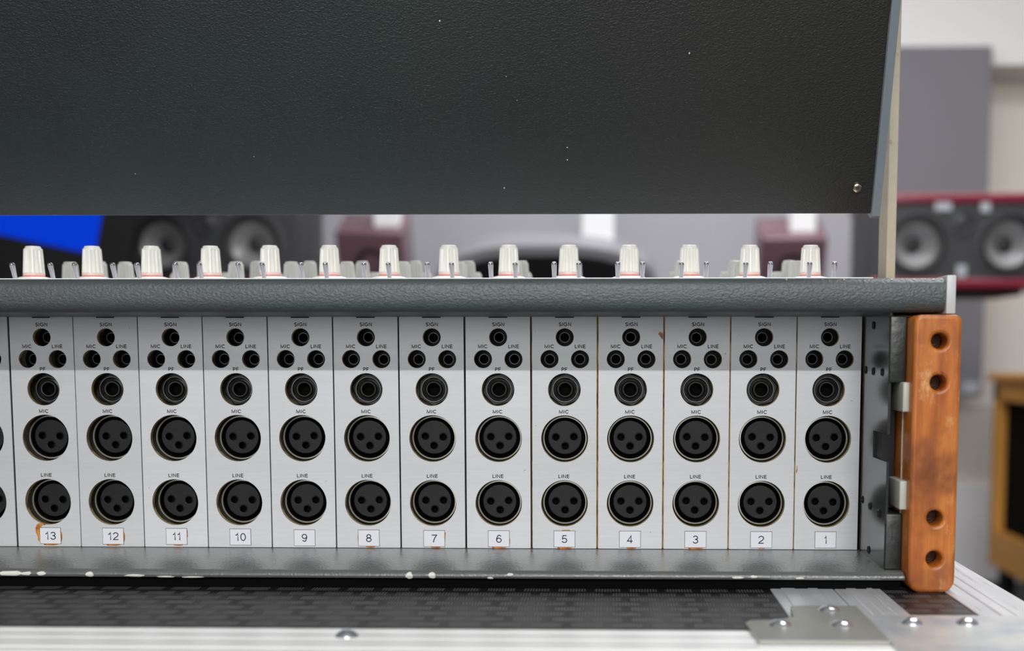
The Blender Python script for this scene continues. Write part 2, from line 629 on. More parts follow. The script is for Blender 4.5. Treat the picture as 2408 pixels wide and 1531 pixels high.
# large grey screen with black frame
scr = empty('projection_screen', 'large pale grey screen with a black border behind the console', 'screen', (0.02, 3.95, -0.1))
bm = bmesh.new(); box(bm, -0.975, 0.965, 0, 0.02, 0.05, 1.02); fin('screen_surface', bm, M['screen'], scr)
bm = bmesh.new()
for a in ((-1.03, -0.975, 0.0, 1.07), (0.965, 1.03, 0.0, 1.07), (-0.975, 0.965, 0.0, 0.05), (-0.975, 0.965, 1.02, 1.07)):
    box(bm, a[0], a[1], -0.03, 0.04, a[2], a[3], 0, 0.004)
fin('screen_frame', bm, M['frameblack'], scr)
for s in (-0.8, 0.8):
    bm = bmesh.new(); box(bm, s - 0.02, s + 0.02, 0, 0.04, FZ + 0.1, 0.0); box(bm, s - 0.04, s + 0.04, -0.2, 0.2, FZ + 0.1, FZ + 0.12)
    fin('stand_leg', bm, M['frameblack'], scr)

# tall grey acoustic panel right of the post
p0, p1, p2 = at(2118, 108, 3.9), at(2332, 108, 3.9), at(2318, 935, 3.9)
ap = empty('acoustic_panel', 'tall dark grey fabric acoustic panel behind the right-hand studio monitor', 'acoustic panel', (1.2, 3.9, p2.z))
bm = bmesh.new(); box(bm, -0.13, p1.x - 1.2 + 0.005, 0, 0.07, 0, p0.z - p2.z, 0, 0.006); fin('fabric_board', bm, M['fabric'], ap)
lc = at(2284, 912, 3.9)
bm = bmesh.new(); box(bm, lc.x - 1.2 - 0.028, lc.x - 1.2 + 0.028, -0.004, 0, lc.z - p2.z - 0.02, lc.z - p2.z + 0.02, 0, 0.001)
fin('silver_label', bm, M['label'], ap)
for s in (-0.08, 0.0):
    bm = bmesh.new(); box(bm, s - 0.015, s + 0.015, 0.02, 0.05, FZ - p2.z, 0); box(bm, s - 0.03, s + 0.03, -0.12, 0.19, FZ - p2.z, FZ - p2.z + 0.02)
    fin('foot', bm, M['frameblack'], ap)


# studio monitors lying on their side: red cheeks above and below a dark baffle with two woofers
def monitor(label, x0, x1, z0, z1, y, top_mat, tilt=0):
    t = empty('studio_monitor', label, 'speaker', ((x0 + x1) / 2, y, z0))
    w, h = x1 - x0, z1 - z0
    me = curve_plate('baffle', [[(-w / 2 + 0.006, 0.026), (w / 2 - 0.006, 0.026), (w / 2 - 0.006, h - 0.026), (-w / 2 + 0.006, h - 0.026)], circle_pts(-0.121, h * 0.47, 0.081, 40), circle_pts(0.121, h * 0.47, 0.081, 40)], 0, 0.05, M['spk'], 0.001)
    link('baffle', me, t)
    bm = bmesh.new(); box(bm, -w / 2 + 0.006, w / 2 - 0.006, 0.0502, 0.3, 0.026, h - 0.026, 0, 0.004); fin('cabinet', bm, M['spk'], t)
    for za, zb in ((0, 0.028), (h - 0.028, h)):
        bm = bmesh.new(); box(bm, -w / 2, w / 2, -0.006, 0.31, za, zb, 0, 0.008, 3); fin('side_cheek', bm, top_mat, t, True)
    for s in (-1, 1):
        bm = bmesh.new()
        r = 0.083
        lathe(bm, [(r + 0.004, -0.0003, 0), (r + 0.003, -0.005, 0), (r - 0.006, -0.006, 0), (r - 0.009, -0.001, 1), (r - 0.014, -0.005, 1), (r - 0.020, -0.004, 1), (r - 0.024, 0.004, 1),
                   (0.022, 0.034, 2), (0.019, 0.030, 1), (0.010, 0.026, 1), (0, 0.025, 1)], 40, 'Y', (0, 0, 0))
        fin('woofer', bm, [M['spk'], M['surround'], M['cone']], t, True, (s * 0.121, 0, h * 0.47))
    bm = bmesh.new()
    lathe(bm, [(0.036, 0), (0.036, -0.004), (0.026, -0.005), (0.022, -0.001), (0.014, -0.004), (0, -0.008)], 28, 'Y')
    fin('tweeter', bm, M['spk'], t, True, (0, 0, h * 0.70))
    for px, pz, sx, sz in ((-0.052, h * 0.86, 0.022, 0.012), (0.058, h * 0.85, 0.013, 0.013), (0.0, h * 0.185, 0.013, 0.016)):
        bm = bmesh.new(); box(bm, px - sx, px + sx, -0.005, 0, pz - sz, pz + sz, 0, 0.002)
        fin('badge', bm, M['label'], t)
    return t


mr = monitor('studio monitor on its side with burgundy cheeks, right of the beige post', 0.78, 1.262, 0.181, 0.43, 2.75, M['red'])
ml = monitor('studio monitor on its side under the hood, next to the blue screen', -1.228, -0.73, 0.183, 0.436, 2.75, M['red'])
for mm, lab in ((mr, 'black monitor stand under the burgundy-cheeked monitor at the right'), (ml, 'black monitor stand hidden behind the knobs at the left')):
    x, y, z = mm.location
    s = empty('monitor_stand', lab, 'stand', (x, y + 0.15, FZ))
    bm = bmesh.new(); box(bm, -0.17, 0.17, -0.12, 0.12, z - FZ - 0.015, z - FZ, 0, 0.003); fin('top_plate', bm, M['frameblack'], s)
    bm = bmesh.new(); box(bm, -0.16, -0.10, -0.03, 0.03, 0.02, z - FZ - 0.015, 0, 0.003); fin('column', bm, M['frameblack'], s)
    bm = bmesh.new(); box(bm, -0.2, 0.2, -0.18, 0.18, 0, 0.02, 0, 0.003); fin('base_plate', bm, M['frameblack'], s)


# small speakers on white drop poles, tipped down towards the console
def hung(label, cx, ztop, w, h, d, y, plab, pxc, tilt=0.42):
    t = empty('hanging_speaker', label, 'speaker', (cx, y, ztop))
    t.rotation_euler = (tilt, 0, 0)
    bm = bmesh.new(); box(bm, -w / 2, w / 2, 0, d, -h, 0, 0, 0.008, 3); fin('cabinet', bm, M['mauve'], t, True)
    bm = bmesh.new()
    lathe(bm, [(0.043, 0), (0.043, -0.004), (0.034, -0.004), (0.028, 0.001), (0.012, 0.0005), (0, 0.0002)], 28, 'Y')
    fin('driver', bm, M['surround'], t, True, (0, 0, -h * 0.44))
    p = empty('speaker_drop_pole', plab, 'pole', (pxc, y + 0.05, ztop))
    bm = bmesh.new(); box(bm, -0.034, 0.034, -0.015, 0.045, 0.016, 1.6 - ztop, 0, 0.004); fin('square_tube', bm, M['pole'], p)
    bm = bmesh.new(); box(bm, -0.07, 0.07, -0.05, 0.08, 1.585 - ztop, 1.6 - ztop, 0, 0.002); fin('ceiling_plate', bm, M['pole'], p)


hung('small burgundy speaker hung on the left white drop pole', -0.548, 0.333, 0.182, 0.20, 0.17, 2.75,
     'white square drop pole above the left small burgundy speaker', -0.506)
hung('small burgundy speaker hung on the right white drop pole, nearest the post', 0.583, 0.316, 0.176, 0.20, 0.17, 2.75,
     'white square drop pole above the right small burgundy speaker', 0.61)
# centre: wide low speaker with an arched top
t = empty('arched_speaker', 'wide black speaker with an arched top hanging below the middle white pole', 'speaker', (-0.078, 2.75, 0.118))
t.rotation_euler = (0.3, 0, 0)
pts = []
for k in range(25):
    a = k / 24
    x = -0.305 + 0.61 * a
    u = abs(x) / 0.305
    pts.append((x, 0.10 + 0.077 * (1 - u ** 3.2) - (0.04 if k in (0, 24) else 0)))
outl = [(0.29, -0.12), ] + [(x, z) for x, z in reversed(pts)] + [(-0.29, -0.12)]
bm = bmesh.new(); prism_y(bm, outl, 0.02, 0.2); fin('arched_cabinet', bm, mat('grey_shell', (128, 128, 134), 0.45), t)
inn = [(0.275, -0.11)] + [(x * 0.95, z - 0.024) for x, z in reversed(pts)] + [(-0.275, -0.11)]
bm = bmesh.new(); prism_y(bm, inn, 0.0, 0.019); fin('black_grille', bm, M['frameblack'], t)
p = empty('speaker_drop_pole', 'white square drop pole above the arched black speaker', 'pole', (0.062, 2.87, 0.29))
bm = bmesh.new(); box(bm, -0.044, 0.044, -0.02, 0.04, 0.012, 1.31, 0, 0.004); fin('square_tube', bm, M['pole'], p)
bm = bmesh.new(); box(bm, -0.08, 0.08, -0.06, 0.08, 1.295, 1.31, 0, 0.002); fin('ceiling_plate', bm, M['pole'], p)

# blue screen at the far left
t = empty('computer_screen', 'tilted computer screen glowing plain blue at the far left', 'screen', (-1.318, 2.2, 0.187))
t.rotation_euler = (0, math.radians(12), math.radians(3))
bm = bmesh.new(); box(bm, -0.36, 0.31, 0, 0.03, -0.04, 0.36, 0, 0.006); fin('bezel', bm, M['frameblack'], t)
bm = bmesh.new(); box(bm, -0.34, 0.235, -0.003, 0, 0.095, 0.215); fin('lit_display', bm, M['blue'], t)
bm = bmesh.new(); box(bm, -0.09, -0.03, 0.03, 0.06, -0.9, 0.1); box(bm, -0.2, 0.08, -0.08, 0.2, -0.925, -0.9, 0, 0.004); fin('stand', bm, M['frameblack'], t)

# orange wood rack at the right
t = empty('rack_cabinet', 'orange wooden rack cabinet with a dark opening at the right edge', 'cabinet', (1.375, 3.25, -0.69))
bm = bmesh.new()
box(bm, 0.0, 0.55, -0.25, 0.37, 0, 0.045, 0, 0.004)
fin('base_board', bm, M['orange'], t)
bm = bmesh.new(); box(bm, 0, 0.05, -0.25, -0.19, 0.12, 0.6, 0, 0.003); box(bm, 0, 0.05, 0.31, 0.37, 0.12, 0.6, 0, 0.003)
box(bm, 0, 0.05, -0.25, 0.37, 0.045, 0.12, 0, 0.003); box(bm, 0, 0.05, -0.25, 0.37, 0.55, 0.62, 0, 0.003)
fin('side_frame', bm, M['orange'], t)
bm = bmesh.new(); box(bm, 0.03, 0.04, -0.2, 0.32, 0.11, 0.57); box(bm, 0.05, 0.5, -0.246, 0.36, 0.06, 0.58); fin('dark_rack_interior', bm, M['void'], t)
bm = bmesh.new(); box(bm, -0.02, 0.57, -0.27, 0.385, 0.615, 0.64, 0, 0.006); fin('top_board', bm, M['orange'], t)
for cx, cy in ((0.05, -0.2), (0.5, -0.2), (0.05, 0.32), (0.5, 0.32)):
    bm = bmesh.new(); lathe(bm, [(0, -0.02), (0.035, -0.02), (0.04, -0.015), (0.04, 0.015), (0.035, 0.02), (0, 0.02)], 20, 'X')
    box(bm, -0.02, 0.02, -0.03, 0.03, 0.03, 0.12)
    fin('caster', bm, M['frameblack'], t, False, (cx, cy, FZ + 0.69 + 0.04))

# ------------------------------------------------------------------ flight case
ZC = -0.111
fc = empty('flight_case', 'black flight case with aluminium edges and riveted corner plates under the mixing console', 'flight case', (0, 0, ZC))
XL, XR, YF, YB = -0.75, 0.283, -0.212, 0.5
bm = bmesh.new(); box(bm, XL, XR - 0.004, YF + 0.004, YB, -0.5, -0.006); fin('case_body', bm, M['caseside'], fc)
bm = bmesh.new(); box(bm, XL, 0.1715, -0.1695, YB, -0.006, 0); fin('laminate_panel', bm, M['laminate'], fc)
bm = bmesh.new(); box(bm, 0.2246, 0.2534, -0.1695, YB, -0.006, 0); fin('laminate_panel', bm, M['laminate'], fc)


def extrusion(name, p0, p1, width_axis, ridges, parent, material, h=0.0012):
    """aluminium strip with rounded lengthwise ridges; ridges: list of (from, to, height)"""
    bm = bmesh.new()
    for a, b, hh in ridges:
        a, b = a - 0.00013, b + 0.00013
        pts = [(a, -0.006), (b, -0.006), (b, hh - 0.0003), (b - 0.0004, hh), (a + 0.0004, hh), (a, hh - 0.0003)]
        if width_axis == 'x':
            prism_y(bm, pts, p0, p1)
        else:
            prism_x(bm, pts, p0, p1)
    return fin(name, bm, material, parent)


extrusion('joint_profile', -0.1940, YB, 'x', [(0.1718, 0.1765, 0.0004), (0.1767, 0.1835, 0.0008), (0.1837, 0.1893, 0.0005), (0.1895, 0.1945, 0.0008), (0.1947, 0.2018, 0.0004)], fc, M['alu'])
extrusion('joint_profile', -0.1940, YB, 'x', [(0.2026, 0.2078, 0.0004), (0.208, 0.2128, 0.0008), (0.213, 0.2176, 0.0005), (0.2178, 0.2205, 0.0010), (0.2207, 0.2244, 0.0006)], fc, M['alu'])
extrusion('edge_profile', YF, YB, 'x', [(0.2538, 0.2625, 0.0008), (0.2629, 0.2685, 0.0012), (0.2689, 0.2755, 0.0012), (0.2759, 0.2831, 0.0008)], fc, M['alu'])
extrusion('edge_profile', XL, 0.2535, 'y', [(YF, -0.2045, 0.0008), (-0.204, -0.1965, 0.0012), (-0.196, -0.1888, 0.0010), (-0.1883, -0.1815, 0.0012), (-0.181, -0.1755, 0.0010), (-0.175, -0.1698, 0.0012)], fc, M['alux'])

# corner plates
bm = bmesh.new()
prism_z(bm, [(0.152, -0.195), (0.150, -0.163), (0.1525, -0.158), (0.164, -0.1565), (0.1715, -0.150), (0.1735, -0.1275), (0.1775, -0.1255), (0.2022, -0.1255), (0.2022, -0.195)], 0.0012, 0.0030)
pl = fin('corner_plate', bm, M['zinc'], fc)
pl['label'] = 'dull grey riveted plate'
bm = bmesh.new()
prism_z(bm, [(0.2024, YF), (0.2024, -0.1435), (0.27, -0.1435), (0.276, -0.137), (0.2835, -0.136), (0.2835, YF)], 0.0012, 0.0026)
pl = fin('corner_plate', bm, M['zinc2'], fc)
pl['label'] = 'bright riveted plate'
for x, y, r in ((0.1635, -0.166, 0.0052), (0.1888, -0.135, 0.0052), (0.1887, -0.166, 0.0052), (0.2185, -0.1595, 0.0048), (0.2412, -0.1595, 0.0048), (-0.0098, -0.1835, 0.0048)):
    bm = bmesh.new()
    lathe(bm, [(0, 0.0024), (r * 0.45, 0.0022), (r * 0.8, 0.0012), (r, 0.0), (r, -0.001)], 24, 'Z')
    fin('rivet', bm, M['rivet'], fc, True, (x, y, 0.0026 if x > 0.1 else 0.0012))

# ------------------------------------------------------------------ mixing console frame
mc = empty('mixing_console', 'vintage mixing console frame seen from behind, grey-green rails and a wooden end cheek', 'mixing console', (0, 0, ZC))
O = Vector((0, 0, ZC))


def cfin(name, bm, mats, smooth=False, parent=None):
    for v in bm.verts:
        v.co -= O
    return fin(name, bm, mats, parent or mc, smooth)


XE = 0.2518
ZB = -0.1023
# top rail (rounded bar)
bm = bmesh.new()
prof = [(-0.003, 0.0215), (-0.064, 0.0215), (-0.0668, 0.0219), (-0.0688, 0.0236), (-0.0697, 0.0258), (-0.07, 0.028), (-0.07, 0.0335), (-0.0695, 0.0348),
        (-0.068, 0.0360), (-0.0660, 0.0371), (-0.063, 0.0377), (-0.055, 0.0379), (-0.003, 0.0382)]
prism_x(bm, prof, -0.75, XE)
cfin('top_rail', bm, M['rail'], True)
bm = bmesh.new(); box(bm, XE + 0.0002, XE + 0.0047, -0.0705, -0.004, 0.0206, 0.0386, 0, 0.0006)
o = cfin('rail_end_cap', bm, M['cap'], True); o['label'] = 'pale grey end cap'
# lower lip shelf with rounded front edge
bm = bmesh.new()
prof = [(0.012, ZB), (-0.0695, ZB), (-0.0708, ZB - 0.0002), (-0.0716, ZB - 0.0008), (-0.0726, ZB - 0.0010), (-0.0738, ZB - 0.0014), (-0.0743, ZB - 0.0023), (-0.0738, ZB - 0.0033), (-0.0725, ZB - 0.0036), (0.012, ZB - 0.0036)]
prism_x(bm, prof, -0.75, 0.2352)
cfin('lower_lip', bm, M['lip'], True)
# underside box, near-black and set forward to paint the shade under the lip
bm = bmesh.new(); box(bm, -0.75, 0.234, -0.0705, 0.30, ZC + 0.0002, ZB - 0.0036)
cfin('underlip_shade_pan', bm, M['void'])
# paint chips along the lip's edge
for px, py, wx, hz in ((25, 1347, 34, 6), (62, 1347, 14, 4), (97, 1347, 11, 5), (211, 1349, 11, 6), (318, 1352, 26, 3), (390, 1355, 22, 2), (452, 1356, 26, 2),
                       (962, 1352, 9, 9), (1016, 1352, 9, 7), (1153, 1358, 8, 3), (1199, 1350, 8, 3), (1735, 1357, 16, 3), (1772, 1355, 9, 3), (1880, 1358, 10, 2)):
    c = at(px, py + 1.5, -0.0743)
    bm = bmesh.new()
    n = 11
    ring = []
    rw, rh = wx / 4970, hz / 4970
    bx, by = Vector((c.x, 0, c.z)), 0
    cen = bm.verts.new((c.x, -0.0747, c.z))
    for k in range(n):
        a = 2 * math.pi * k / n
        j = random.uniform(0.8, 1.12)
        zz = c.z + rh * j * math.sin(a)
        # stay on the rounded edge
        t = (zz - (ZB - 0.0023)) / 0.0014
        yy = -0.0746 + 0.0006 * min(1.5, t * t)
        ring.append(bm.verts.new((c.x + rw * j * math.cos(a), yy, zz)))
    back = [bm.verts.new((v.co.x, v.co.y + 0.0012, v.co.z)) for v in ring]
    for k in range(n):
        bm.faces.new((cen, ring[k], ring[(k + 1) % n]))
        bm.faces.new((ring[k], back[k], back[(k + 1) % n], ring[(k + 1) % n]))
    bmesh.ops.recalc_face_normals(bm, faces=bm.faces)
    cfin('paint_chip', bm, M['chip'])
for px, wx in ((2098, 9), (2122, 5), (2131, 4), (2150, 7), (2168, 4), (2176, 5), (2196, 10), (2214, 6), (1985, 5), (1850, 4)):
    c = at(px, 656, -0.0672)
    bm = bmesh.new()
    bmesh.ops.create_icosphere(bm, subdivisions=1, radius=1)
    for v in bm.verts:
        v.co = Vector((c.x + v.co.x * wx / 9900, -0.0668 + v.co.y * 0.0006 + v.co.x * 0.0001, 0.0368 + v.co.z * random.uniform(0.0003, 0.0005)))
    cfin('paint_chip', bm, M['chip'])
# operator deck behind the rail
bm = bmesh.new()
prism_x(bm, [(0.0, 0.0385), (0.0, 0.0420), (0.06, 0.0453), (0.30, 0.0452), (0.30, 0.0385)], -0.75, 0.232)
cfin('control_deck', bm, M['deck'])
bm = bmesh.new(); prism_x(bm, [(0.03, 0.0215), (0.03, 0.0384), (0.30, 0.0384), (0.30, ZB)], -0.75, 0.2345)
cfin('inner_chassis', bm, M['void'])

# wooden cheek, bored through
cheek = curve_plate('wooden_cheek', [round_rect(0.2358, 0.2579, ZC, 0.0200, 0.0035, 6, 0.0062)] +
                    [circle_pts(*[(lambda p: (p.x, p.z))(at(px, py, -0.078))][0], 0.0037, 28) for px, py in ((2210, 802), (2207, 900), (2199, 1219), (2197, 1315))],
                    -0.078, 0.26, M['wood'], 0.0018, 3)
o = link('wooden_cheek', cheek, mc, -O)
o['label'] = 'orange-brown worn wooden end cheek with four bored holes'
for px, py in ((2210, 802), (2207, 900), (2199, 1219), (2197, 1315)):
    c = at(px, py, -0.078)
    bm = bmesh.new()
    lathe(bm, [(0.0037, -0.067, 0), (0.0037, -0.064, 0), (0.0024, -0.064, 1), (0.0022, -0.0658, 1), (0, -0.0662, 1)], 20, 'Y', (c.x, 0, c.z))
    cfin('recessed_bolt', bm, [M['wood_bore'], M['wood_bore']], True)

# side bracket: plate from the panels to the front with a notch, front flanges above and below
XP = 0.2277
bm = bmesh.new()
prism_x(bm, [(0.004, 0.0215), (-0.0625, 0.0215), (-0.0625, -0.0365), (-0.0300, -0.0365), (-0.0300, -0.0500), (-0.0625, -0.0500), (-0.0625, ZB), (0.004, ZB)], XP, XP + 0.0012)
cfin('side_bracket', bm, M['side'])
for za, zb in ((-0.0118, 0.0200), (ZB, -0.0748)):
    bm = bmesh.new(); box(bm, XP - 0.0004, XP + 0.0079, -0.0645, -0.0622, za, zb, 0, 0.0009, 3); box(bm, XP + 0.0014, XP + 0.0079, -0.0625, -0.03, za, zb)
    cfin('bracket_flange', bm, M['flange'], True)
bm = bmesh.new(); box(bm, XP + 0.0010, XP + 0.0072, -0.046, 0.0, -0.074, -0.012); cfin('inner_plate', bm, M['black'])
bm = bmesh.new(); box(bm, XP + 0.0074, XP + 0.0080, -0.0605, -0.0590, -0.09, 0.0); cfin('cheek_lining', bm, M['post'])
for (pya, pyb, pxa, pxb) in ((899, 969, 2121, 2142), (1131, 1199, 2119, 2138)):
    a, b = at(2128, pya, -0.070), at(2128, pyb, -0.070)
    bm = bmesh.new(); box(bm, at(pxa, 1000, -0.07).x, at(pxb, 1000, -0.07).x, -0.0705, -0.044, b.z, a.z, 0, 0.0007, 3)
    o = cfin('clamp_block', bm, M['clamp'], True)
for px, py, y in ((2036, 870, -0.006), (2054, 873, -0.026), (2075, 875, -0.047), (2028, 1175, -0.006), (2046, 1190, -0.026), (2067, 1208, -0.047), (2043, 1293, -0.025), (2055, 765, -0.03)):
    y = (XP - CAM.x) / ((at(px, py, 0).x - CAM.x) / 0.679) - 0.679
    c = at(px, py, y)
    bm = bmesh.new()
    lathe(bm, [(0.0022, -0.0003), (0.0018, -0.0006), (0.0015, -0.0001), (0.0006, -0.0001), (0, -0.0004)], 18, 'X', (XP, c.y, c.z))
    cfin('bracket_screw', bm, M['side'], True)

# ------------------------------------------------------------------ channel modules
# offsets measured from the module's middle, in millimetres
K = 0.001
HO = [(0.2, 10.8, 4.76), (-7.9, -0.7, 4.76), (8.3, -0.8, 4.76), (0.0, -16.9, 8.65), (0.1, -43.0, 12.45), (0.0, -77.7, 12.45)]
RIM = round_rect(-0.01713, 0.01713, ZB + 0.0002, 0.0236, 0.0003, 1)
holes = [circle_pts(x * K, z * K, r * K, 28 if r < 6 else 56) for x, z, r in HO]
slot = round_rect(-0.0049, 0.0051, 0.0211, 0.0217, 0.00029, 3)
RIM_L = round_rect(-0.01718, 0.01718, ZB + 0.0002, 0.0236, 0.0003, 1)
me_face_l = curve_plate('faceplate', [RIM_L] + holes + [slot], 0.0, 0.0013, M['plate'], 0.0001, 0)
me_face = curve_plate('faceplate', [RIM] + holes + [slot], 0.0, 0.0013, M['plate'], 0.0001, 0)
holes2 = [circle_pts(x * K, z * K, (r - 0.16) * K, 28 if r < 6 else 56) for x, z, r in HO]
me_chas = curve_plate('chassis_plate', [round_rect(-0.0175, 0.0175, ZB + 0.0002, 0.0236, 0.0003, 1)] + holes2, 0.0017, 0.0029, M['gold'], 0.0001, 0)
me_chas_l = curve_plate('chassis_plate', [round_rect(-0.0166, 0.0166, ZB + 0.0002, 0.0236, 0.0003, 1)] + holes2, 0.0017, 0.0029, M['gold'], 0.0001, 0)
bm = bmesh.new(); box(bm, -0.01748, 0.01748, 0.0125, 0.0135, ZB + 0.0002, 0.0236); me_brk = to_mesh('mounting_bracket', bm, M['bracket'], False)
bm = bmesh.new(); box(bm, -0.0052, 0.0054, 0.0006, 0.0012, 0.0209, 0.0219); me_slot = to_mesh('slot', bm, M['slot'], False)
me_let = lettering('lettering', [('SIGN', 0.3 * K, 17.6 * K, 0.0018, 0.0064), ('MIC', -8.0 * K, 6 * K, 0.0018, 0.0050), ('LINE', 8.4 * K, 6 * K, 0.0018, 0.0056),
                                 ('PF', 0, -6.1 * K, 0.0018, 0.0029), ('MIC', -0.3 * K, -28.6 * K, 0.0018, 0.0051), ('LINE', -0.3 * K, -63.1 * K, 0.0018, 0.0058)], 0.0, M['ink'])
# small tip jack: tube with a bright rim, behind the small holes
bm = bmesh.new()
lathe(bm, [(0.0062, 0.0125, 0), (0.0062, 0.0108, 0), (0.0042, 0.0106, 0), (0.0042, 0.0095, 0), (0.0029, 0.0093, 0), (0.00282, 0.0080, 0), (0.00272, 0.00785, 1), (0.00252, 0.00785, 1), (0.00245, 0.0080, 0), (0.0023, 0.0121, 2), (0, 0.0122, 2)], 26)
me_tip = to_mesh('tip_jack', bm, [M['black'], M['ring_grey'], M['void']])
# phone jack: hexagonal nut, threaded collar, bore
bm = bmesh.new()
lathe(bm, [(0.0066, 0.0079, 0), (0.0088, 0.0079, 0), (0.0093, 0.0083, 0), (0.0093, 0.0124, 0)], 6)
lathe(bm, [(0.0069, 0.0078, 0), (0.0069, 0.0067, 0), (0.00675, 0.0064, 1), (0.00645, 0.0064, 1), (0.0063, 0.0068, 0), (0.0058, 0.0082, 0), (0.0048, 0.0078, 0), (0.0042, 0.0066, 0), (0.0039, 0.0063, 1), (0.0035, 0.0066, 1), (0.0033, 0.0080, 2), (0.0033, 0.0122, 2), (0, 0.0123, 2)], 36)
me_pf = to_mesh('phone_jack', bm, [M['nut'], M['ring_grey'], M['void']])
# three-pole socket shell
bm = bmesh.new()
lathe(bm, [(0.0136, 0.0125, 0), (0.0136, 0.0112, 0), (0.0122, 0.0110, 0), (0.01195, 0.0072, 0), (0.0118, 0.0066, 0), (0.01172, 0.0065, 1), (0.01115, 0.0064, 1), (0.0110, 0.0067, 1), (0.0109, 0.0078, 0), (0.0104, 0.0121, 2), (0, 0.0122, 2)], 56)
box(bm, -0.0015, 0.0015, 0.0078, 0.0122, 0.0088, 0.0108, 2)
me_xlr = to_mesh('socket', bm, [M['dull_nickel'], M['nickel'], M['void']])
ih = [circle_pts(-0.0049, 0.0003, 0.00195, 22), circle_pts(0.0048, 0.0003, 0.00195, 22), circle_pts(0, -0.0046, 0.00195, 22)]
me_ins = curve_plate('black_insert', [circle_pts(0, 0, 0.0092, 48)] + ih, 0.0072, 0.0120, M['insert'], 0.0005, 2)
bm = bmesh.new()
bm.from_mesh(me_ins)
# raised crescent and collars around the pin holes
for k in range(9):
    a0, a1 = math.radians(52 + 8.4 * k), math.radians(52 + 8.4 * (k + 1))
    q = [bm.verts.new((r * math.cos(a), 0.0071, r * math.sin(a) - 0.001)) for r, a in ((0.0046, a0), (0.0052, a0), (0.0052, a1), (0.0046, a1))]
    bm.faces.new(q)
for hx, hz in ((-0.0049, 0.0003), (0.0048, 0.0003), (0, -0.0046)):
    lathe(bm, [(0.00215, 0.0072), (0.0021, 0.00705), (0.00195, 0.00705), (0.0019, 0.0074, 1), (0.0019, 0.0118, 1), (0.0008, 0.0118, 1), (0.0008, 0.0112, 1), (0, 0.0112, 1)], 20, 'Y', (hx, 0, hz))
bm.to_mesh(me_ins)
bm.free()
me_ins.materials.append(M['void'])

me_lab_bm = bmesh.new()
box(me_lab_bm, -0.0058, 0.0058, -0.00012, 0.0, -0.0045, 0.0045, 1)
box(me_lab_bm, -0.0056, 0.0056, -0.00022, -0.0001, -0.0043, 0.0043, 0)
me_lab = to_mesh('number_label', me_lab_bm, [M['sticker'], M['slot']], False)


def stain(pts, parent, x, z):
    bm = bmesh.new()
    f = [bm.verts.new((a * K, -0.00006, b * K)) for a, b in pts]
    g = [bm.verts.new((a * K, 0.0001, b * K)) for a, b in pts]
    bm.faces.new(f)
    n = len(f)
    for i in range(n):
        bm.faces.new((f[i], f[(i + 1) % n], g[(i + 1) % n], g[i]))
    bmesh.ops.recalc_face_normals(bm, faces=bm.faces)
    return fin('glue_stain', bm, M['glue'], parent, False, (x, 0, z))


DX = [0.39, 0.07, -0.16, -0.36, -0.49, -0.53, -0.44, -0.15, 0.16, 0.32, 0.4, 0.32, -0.12]
# label offset (x, z) in mm per module from channel 13 to channel 1
LO = [(0.6, 0.7), (0.3, 0.6), (0.2, 0.6), (0.2, 0.4), (0.2, 0.1), (0.1, 0.1), (0.4, 0.0), (0.0, 0.0), (0.0, 0.0), (0.0, 0.0), (0, 0), (0.2, 0), (-0.1, 0.1)]
BOTTOM = [(-4, -4.4), (-3.6, -5.1), (-1.5, -5.3), (1.5, -5.25), (3.8, -5.0), (4.2, -4.4)]
RIGHTS = [(5.7, 2.6), (6.3, 1.8), (6.5, 0.2), (6.3, -2.2), (5.7, -3.6)]
BOTT2 = [(-2, -4.4), (-1.5, -5.0), (1.0, -5.2), (3.2, -4.95), (3.6, -4.4)]
STAINS = {13: [[(-5.7, 4.0), (-5.9, 0.5), (-6.2, -3.4), (-7.0, -2.4), (-6.9, -0.5), (-7.9, 1.4), (-8.1, 4.2), (-7.2, 6.3), (-5.4, 6.9), (-2.6, 6.5), (-2.4, 5.9), (-4.2, 5.7), (-5.0, 4.6)], BOTTOM, RIGHTS],
          12: [BOTTOM, RIGHTS], 11: [BOTT2, [(5.7, 3.6), (6.1, 3.0), (6.1, 0), (5.7, -0.8)]], 8: [BOTT2, [(-5.7, 2), (-6.1, 1), (-6.0, -1), (-5.7, -2)]],
          7: [[(5.7, 3.8), (6.2, 3.0), (6.1, 0.6), (5.7, -2.2)], BOTT2], 6: [BOTTOM, [(5.7, 1.2), (6.0, 0), (6.0, -2.6), (5.7, -3.4)]], 5: [BOTTOM, [(-2, 4.4), (-1, 4.9), (2.6, 5.1), (3.2, 4.4)]],
          4: [BOTT2], 3: [BOTTOM], 2: [[(-1.8, -4.4), (-1, -4.9), (1.8, -4.8), (2.4, -4.4)]]}
LOOK = {13: 'aluminium connector panel stickered 13, thick orange glue stain curling round its sticker', 12: 'connector panel stickered 12, glue stain bulging right of the sticker',
        11: 'connector panel stickered 11 with a short glue trace below the sticker', 10: 'clean connector panel stickered 10, between the stained panel 11 and panel 9',
        9: 'clean connector panel stickered with a single figure 9', 8: 'connector panel stickered 8, faint glue at the left and bottom of the sticker',
        7: 'connector panel stickered 7, brown glue down the upper right of the sticker', 6: 'connector panel stickered 6, reddish glue at the lower right of the sticker',
        5: 'connector panel stickered 5, glue showing above and below the sticker', 4: 'connector panel stickered 4, glue only under the sticker, between panels 5 and 3',
        3: 'connector panel stickered 3, wide yellow gap along its right edge', 2: 'connector panel stickered 2, second from the wooden end cheek',
        1: 'connector panel stickered 1 at the end of the row, beside the dark side bracket'}

